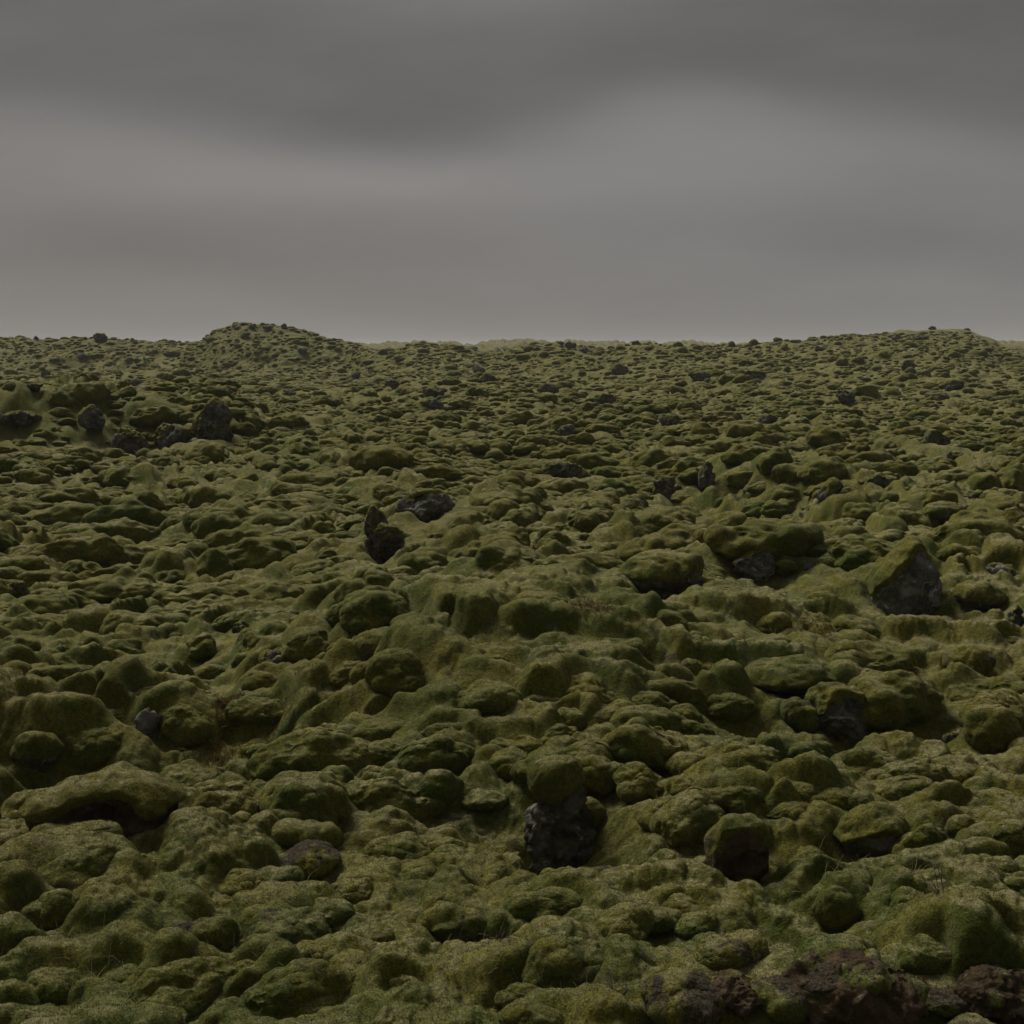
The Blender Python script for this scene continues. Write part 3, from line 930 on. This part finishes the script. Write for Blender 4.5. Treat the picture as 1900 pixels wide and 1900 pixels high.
def add_boulder(i, idx):
    rng = np.random.default_rng(1000 + idx)
    k = i['k']
    loc = (i['x'], i['y'], i['z'] - 0.03 * i['ha'])
    dens, ln = tuft_params(i)
    if k in 'MT':
        P, f = moss_body(i, rng)
        if dens:
            P, f = with_tufts(P, f, dens, ln)
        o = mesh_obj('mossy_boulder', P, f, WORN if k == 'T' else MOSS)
        o.location = loc
        return o
    if k == 'D':
        n, f, P = rock_body(i, rng, 0.75)
        P0 = place(i, P)
        P0 = rough(i, P0, f, 0.9)
        P = rough(i, P0, f, 0.9)
        if i['w'] < 26:
            o = mesh_obj('lava_rock', P, f, LAVA, smooth=True)
            o.location = loc
            return o
        o = empty('lava_rock', loc)
        mesh_obj('rock', P, f, LAVA, o)
        C, cf = cap_over(i, P0, f, 0.10 * i['rx'], 0.50 if i['y'] > 25 else 0.42, rng, (0.3, -1, 0), 0.5, 0.75)
        for q, (C1, f1) in enumerate(islands(C, cf)):
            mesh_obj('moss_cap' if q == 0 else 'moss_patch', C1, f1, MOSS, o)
        return o
    name = {'P': 'moss_capped_pillar', 'B': 'brown_mound', 'L': 'lava_boulder', 'Y': 'lava_boulder', 'V': 'lava_boulder'}.get(k, 'mossy_boulder')
    o = empty(name, loc)
    lev = min(level_for(i['w']), 6)
    if k == 'P':
        n, f = ico(6)
        P = n * np.clip(1.5 / (np.abs(n[:, 0]) ** 4 + np.abs(n[:, 1]) ** 4 + np.abs(n[:, 2]) ** 4) ** 0.25 / 1.5, 0, 1.3)[:, None]
        P[:, :2] *= (1 - 0.30 * sst(P[:, 2], -0.1, 0.55))[:, None]
        P = place(i, P * np.array((1.08, 0.85, 0.93)))
        P[:, 0] += 0.10 * i['rx'] * (1 - sst(P[:, 2], 0, 0.6 * i['ha']))
        P = rough(i, P, f, 1.3)
        rm, cm = LAVA, MOSS
        r = blob(n, rng, 5, 0.3, (0.6, 0.8))
        C = n * (r / np.percentile(r, 80))[:, None] * np.array((0.90 * i['rx'], 0.95 * i['ry'], 0.245 * i['ha']))
        C[:, 2] += 0.81 * i['ha']
        C[:, 0] -= 0.08 * i['rx']
        cf = f
        q = C + np.array((i['x'], i['y'], 0))
        C = C + smooth_nz(C, f) * (0.03 * np.abs(vn3(q * 7.5, 33)) + 0.012 * np.abs(vn3(q * 17, 34)) + 0.03 * fbm3(q * 4, 2, 5))[:, None]
    elif k == 'Y':
        n, f = ico(6)
        r = 1.35 / (np.abs(n @ np.array((.95, 0, .31))) ** 3.2 + np.abs(n @ np.array((-.95, 0, .31))) ** 3.2 + np.abs(n[:, 1]) ** 3 + 0.25 * np.abs(n[:, 2]) ** 3) ** (1 / 3.1)
        P = n * (r / np.percentile(r, 70))[:, None]
        cut = sst(P[:, 2], 0.1, 1.1)
        P[:, 0] *= 1 - 0.62 * cut
        P[:, 0] += 0.14 * cut
        P = place(i, P)
        P0 = P
        P = rough(i, P, f, 0.75)
        rm, cm = LICH, MOSS
        C, cf = cap_over(i, P0, f, 0.13 * i['rx'], -0.12, rng, (0.28, -1, 0), 1.25, 0.28)
    elif k == 'C':
        n, f, P = rock_body(i, rng, 0.45, 6)
        P[:, 2] = np.sign(P[:, 2]) * np.abs(P[:, 2]) ** 0.8
        P = place(i, P)
        under = sst(-(P[:, 2] - 0.5 * i['ha']), 0, 0.3 * i['ha']) * (P[:, 1] < 0)
        P[:, 1] *= 1 - 0.55 * under
        P0 = P
        P = rough(i, P, f, 0.7)
        rm, cm = LAVA, MOSS
        C, cf = cap_over(i, P0, f, 0.12 * i['rx'], 0.05, rng, None, 0, 0.25)
    elif k == 'V':
        n, f, P = rock_body(i, rng, 0.6, 6)
        P0 = place(i, P)
        P = rough(i, P0, f, 1.3)
        rm, cm = LAVA, MOSS
        C, cf = cap_over(i, P0, f, 0.12 * i['rx'], 0.75, rng, (1, -.6, 0), 0.5)
    elif k == 'A':
        n, f, P = rock_body(i, rng, 0.1, 6)
        P = place(i, P)
        hol = np.exp(-((P[:, 0] - 0.1 * i['rx']) / (0.55 * i['rx'])) ** 2 - ((P[:, 2] - 0.42 * i['ha']) / (0.34 * i['ha'])) ** 2) * (P[:, 1] < 0)
        P[:, 1] *= 1 - 0.62 * hol
        P0 = P
        P = rough(i, P, f, 0.7)
        rm, cm = BROWN, MOSS
        C, cf = cap_over(i, P0, f, 0.12 * i['rx'], -0.12, rng, (0.15, -1, -.1), 0.72, 0.30)
    elif k == 'B':
        n, f, P = rock_body(i, rng, 0.25, 6)
        P0 = place(i, P)
        P = rough(i, P0, f, 0.9)
        rm, cm = BROWN, WORN
        C, cf = cap_over(i, P0, f, 0.05 * i['rx'], 0.70, rng, (0, -1, .2), 0.3, 0.7)
    elif k == 'L':
        n, f, P = rock_body(i, rng, 0.65)
        P0 = place(i, P)
        P = rough(i, P0, f, 1.1)
        rm, cm = LICH, MOSS
        C, cf = cap_over(i, P0, f, 0.08 * i['rx'], 0.7, rng, (0.2, -1, 0), 0.6)
    else:                                          # R: bare underside, thick moss above
        n, f, P = rock_body(i, rng, 0.3)
        P = place(i, P)
        und = sst(-(P[:, 2] - 0.42 * i['ha']), 0, 0.35 * i['ha']) * (P[:, 1] < 0)
        P[:, 1] *= 1 - 0.4 * und
        P0 = P
        P = rough(i, P, f, 0.6)
        rm, cm = LAVA, MOSS
        C, cf = cap_over(i, P0, f, 0.12 * i['rx'], -0.05, rng, (0.3, -1, -.6), 0.35, 0.22)
    mesh_obj('rock', P, f, rm, o)
    for q, (C1, f1) in enumerate(islands(C, cf)):
        if dens:
            C1, f1 = with_tufts(C1, f1, dens, ln)
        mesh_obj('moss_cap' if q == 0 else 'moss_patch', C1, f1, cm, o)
    return o


def add_cushions(items):
    protos = {}
    for lev in (2, 3):
        n, f = ico(lev)
        for q in range(30):
            rng = np.random.default_rng(500 + q)
            r = blob(n, rng, 6, 0.42, (0.5, 0.85))
            r = r / np.percentile(r, 80) * (1 + 0.08 * fbm3(n * 1.9 + q * 7, 2, 3))
            P = n * r[:, None]
            P[:, :2] *= (1 - rng.uniform(0.1, 0.4) * sst(-P[:, 2], -0.05, 0.75))[:, None]
            protos[lev, q] = P
    Vs, Fs, o = [], [], 0
    for q, c in enumerate(items):
        px = c['w']
        if px > 30:
            dens, ln = tuft_params(c)
            c2 = dict(c, w=min(px, 108) if px > 48 else 40)
            P, f = moss_body(c2, np.random.default_rng(9000 + q))
            if dens:
                P, f = with_tufts(P, f, dens, ln)
        else:
            lev = 3 if px > 13 else 2
            f = ico(lev)[1]
            P = yaw(place(c, protos[lev, q % 30]), c['rot'])
        P = P + np.array((c['x'], c['y'], c['z'] - 0.03 * c['ha']))
        Vs.append(P)
        Fs.append(f + o)
        o += len(P)
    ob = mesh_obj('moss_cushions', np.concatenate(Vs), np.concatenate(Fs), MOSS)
    tag(ob, 'countless smaller olive moss cushions swollen over the stones of the lava field', 'moss', kind='stuff')
    print('cushion verts', o)


# words for the labels
def size_word(w):
    return 'very large' if w > 165 else 'large' if w > 105 else 'middling' if w > 66 else 'small' if w > 36 else 'tiny'


def shape_word(i):
    q = i['w'] / i['h']
    return 'long low' if q > 2.5 else 'oval' if q > 1.75 else 'rounded' if q > 1.2 else 'upright'


KINDW = {'M': 'moss-covered boulder', 'T': 'brown-patched mossy boulder', 'R': 'moss-topped bare-sided boulder',
         'D': 'bare dark lava rock', 'L': 'lichen-spotted grey lava rock', 'B': 'brown soil mound'}
CATW = {'D': 'rock', 'L': 'rock', 'B': 'mound', 'V': 'rock', 'Y': 'boulder', 'P': 'rock pillar'}


def direction(i, m):
    dx, dy = i['u'] - m[0], (i['v'] - m[1]) * 1.3
    a = math.degrees(math.atan2(-dy, dx)) % 360
    return ['right of', 'up and right of', 'above', 'up and left of', 'left of', 'down and left of', 'below', 'down and right of'][int((a + 22.5) // 45) % 8]


def far_of(i, m):
    return math.hypot(i['u'] - m[0], 1.3 * (i['v'] - m[1]))


labels = {}
for idx, i in enumerate(ITEMS):
    key = (i['u'], i['v'])
    if key in MARK:
        i['label'] = MARK[key][2]
        continue
    m = min(MARK, key=lambda q: far_of(i, q))
    i['m'], i['dist'] = m, far_of(i, m)
    i['stem'] = f"{size_word(i['w'])} {shape_word(i)} {KINDW[i['k']]}"
    i['rel'] = f"{direction(i, m)} {MARK[m][1]}"
    labels.setdefault((i['stem'], i['rel']), []).append(i)
for (stem, rel), li in labels.items():
    li.sort(key=lambda q: q['dist'])
    if len(li) == 1:
        li[0]['label'] = f'{stem} {rel}'
    else:
        for n_, q in enumerate(li):
            q['label'] = f"{stem} {['just', 'next out', 'third out', 'fourth out', 'fifth out', 'sixth out', 'well out'][min(n_, 6)]} {rel}"
for i in ITEMS:
    while len(i['label'].split()) > 16:
        i['label'] = i['label'].split(' ', 1)[1] if not i['label'].startswith('very') else i['label'].split(' ', 2)[2]
GROUPW = {'D': 'bare lava rocks poking through the moss', 'L': 'lichen-spotted lava rocks', 'B': 'brown soil mounds at the lower edge'}
for idx, i in enumerate(ITEMS):
    o = add_boulder(i, idx)
    tag(o, i['label'], CATW.get(i['k'], 'boulder'), GROUPW.get(i['k'], 'moss-covered lava boulders'))
from collections import Counter
print('boulders', len(ITEMS), [q for q in Counter(i['label'] for i in ITEMS).most_common(8) if q[1] > 1],
      [i['label'] for i in ITEMS if len(i['label'].split()) > 16])
add_cushions(CUSH)


# ------------------------------------------------------------------ heath, dry grass and bare twigs
def surf(x, y):
    r = int(np.clip(np.searchsorted(rows, y), 0, nr - 1))
    c = int(np.clip(np.searchsorted(cols, x / halfw[r]), 0, nc - 1))
    return float(g3[r, c, 2])


def tube(pts, r0, r1, sides=4):
    pts = np.asarray(pts)
    n = len(pts)
    V_, F_ = [], []
    for k in range(n):
        tdir = pts[min(k + 1, n - 1)] - pts[max(k - 1, 0)]
        tdir = tdir / np.linalg.norm(tdir)
        a = np.cross(tdir, (0.31, 0.9, 0.2))
        a /= np.linalg.norm(a)
        b = np.cross(tdir, a)
        r = r0 + (r1 - r0) * k / (n - 1)
        for q in range(sides):
            an = 2 * math.pi * q / sides
            V_.append(pts[k] + r * (a * math.cos(an) + b * math.sin(an)))
    for k in range(n - 1):
        for q in range(sides):
            F_.append((k * sides + q, k * sides + (q + 1) % sides, (k + 1) * sides + (q + 1) % sides, (k + 1) * sides + q))
    return np.array(V_), np.array(F_)


def merge(parts):
    Vs, Fs, o = [], [], 0
    for v, f in parts:
        Vs.append(v)
        Fs.append(f + o)
        o += len(v)
    return np.concatenate(Vs), np.concatenate(Fs)


def arc(p, direction, length, droop, n=5):
    out = [np.array(p, float)]
    d_ = np.array(direction, float)
    d_ /= np.linalg.norm(d_)
    for _ in range(n):
        out.append(out[-1] + d_ * length / n)
        d_ = d_ + np.array((0, 0, -droop)) + RNG.normal(0, 0.09, 3)
        d_ /= np.linalg.norm(d_)
    return out


for (u, v, w, h, lab) in [
        (545, 1345, 105, 46, 'rust-red heath strip below the leaning mossy hummock'),
        (395, 1420, 110, 34, 'rust-red heath strip on the bank beside the dark hollow'),
        (725, 1140, 62, 24, 'small red heath tuft behind the central hump'),
        (1095, 1162, 100, 36, 'brown-red low heath mat on the crest of the central hump'),
        (1515, 1205, 66, 66, 'orange-brown heath and straw filling the gap above the long ledge'),
        (425, 1335, 60, 26, 'small dull red heath patch beside the hanging moss lobe'),
        (1660, 1848, 120, 40, 'russet heath mat behind the red-brown soil mound')]:
    x, y, z = hit(u, v)
    sx, sy = 0.5 * w * y / F, min(0.5 * h * y / F / max(H / y, 0.2), 0.6)
    parts = []
    for _ in range(900):
        a, r = RNG.uniform(0, 2 * math.pi), RNG.random() ** 0.7
        px, py = x + sx * r * math.cos(a), y + sy * r * math.sin(a)
        L = RNG.uniform(0.018, 0.045)
        dd = (RNG.normal(0, .9), RNG.normal(0, .9), 1)
        parts.append(tube(arc((px - x, py - y, surf(px, py) - z - 0.01), dd, L, 0.1, 3), 0.0028, 0.0016, 3))
    o = mesh_obj('heath_patch', *merge(parts), HEATH)
    o.location = (x, y, z)
    tag(o, lab, 'heath', 'rusty heath patches between the moss mounds')

for (u, v, n_, sz, lab) in [
        (880, 1805, 5, 0.26, 'bare grey branching twig in the pit below the sharp-topped mossy boulder'),
        (925, 1835, 4, 0.20, 'pale bare twig leaning out of the pit beside the low mossy dome'),
        (470, 1800, 4, 0.22, 'straw-coloured forked twig in the gap under the brown-flanked hummock'),
        (1745, 1785, 4, 0.16, 'short bare twig on a brown-patched hummock near the corner'),
        (1525, 1885, 3, 0.14, 'small pale twig standing in front of the red-brown soil mound'),
        (1145, 1870, 3, 0.13, 'thin upright bare twig beside the dark stone at the lower edge')]:
    x, y, z = hit(u, v)
    z = surf(x, y)
    o = empty('bare_twig', (x, y, z))
    for k in range(n_):
        main = arc((RNG.normal(0, .02), RNG.normal(0, .02), -0.01), (RNG.normal(0, .7), RNG.normal(-.2, .4), 0.9), sz * RNG.uniform(.6, 1.1), 0.08, 6)
        parts = [tube(main, 0.0032, 0.0014)]
        for j in (2, 3, 4):
            parts.append(tube(arc(main[j], main[j] - main[j - 1] + RNG.normal(0, .03, 3), sz * RNG.uniform(.2, .4), 0.05, 4), 0.0019, 0.0009))
        mesh_obj('branch', *merge(parts), TWIG, o)
    tag(o, lab, 'twig', 'bare twigs in the near moss')

parts = []
spots = [(480, 1810, 60), (230, 1735, 40), (1030, 1845, 50), (300, 1400, 60), (1490, 1185, 60), (880, 1800, 60), (450, 1690, 60),
         (850, 1640, 60), (1330, 1500, 80), (640, 1870, 60), (1560, 1660, 40), (150, 1860, 60), (230, 1820, 50), (1700, 1660, 40)]
for (u, v, sp) in spots:
    for _ in range(26):
        x, y, z = hit(u + RNG.normal(0, sp), min(v + RNG.normal(0, sp * .5), 1895))
        L = RNG.uniform(0.05, 0.16)
        parts.append(tube(arc((x, y, surf(x, y) - .01), (RNG.normal(0, .5), RNG.normal(0, .5), 1), L, 0.16, 5), 0.0016, 0.0006, 3))
o = mesh_obj('dry_grass', *merge(parts), STRAW)
tag(o, 'thin straw-coloured grass blades scattered through the near moss', 'grass', kind='stuff')

# ------------------------------------------------------------------ thin damp air
bm = bmesh.new()
bmesh.ops.create_cube(bm, size=1)
bm.transform(__import__('mathutils').Matrix.Diagonal((19000, 9600, 30, 1)))
me = bpy.data.meshes.new('haze')
bm.to_mesh(me)
bm.free()
hz = bpy.data.objects.new('haze', me)
COL.objects.link(hz)
hz.location = (0, 4700, 10)
hm = bpy.data.materials.new('damp_air')
hm.use_nodes = True
t = NT(hm.node_tree)
t.n.clear()
pv = t.node('ShaderNodeVolumePrincipled')
pv.inputs['Density'].default_value = 0.0003
pv.inputs['Color'].default_value = (0.9, 0.9, 0.9, 1)
ho = t.node('ShaderNodeOutputMaterial')
t.l.new(pv.outputs[0], ho.inputs['Volume'])
me.materials.append(hm)
tag(hz, 'thin grey damp air that softens the farthest ridges', 'haze', kind='stuff')
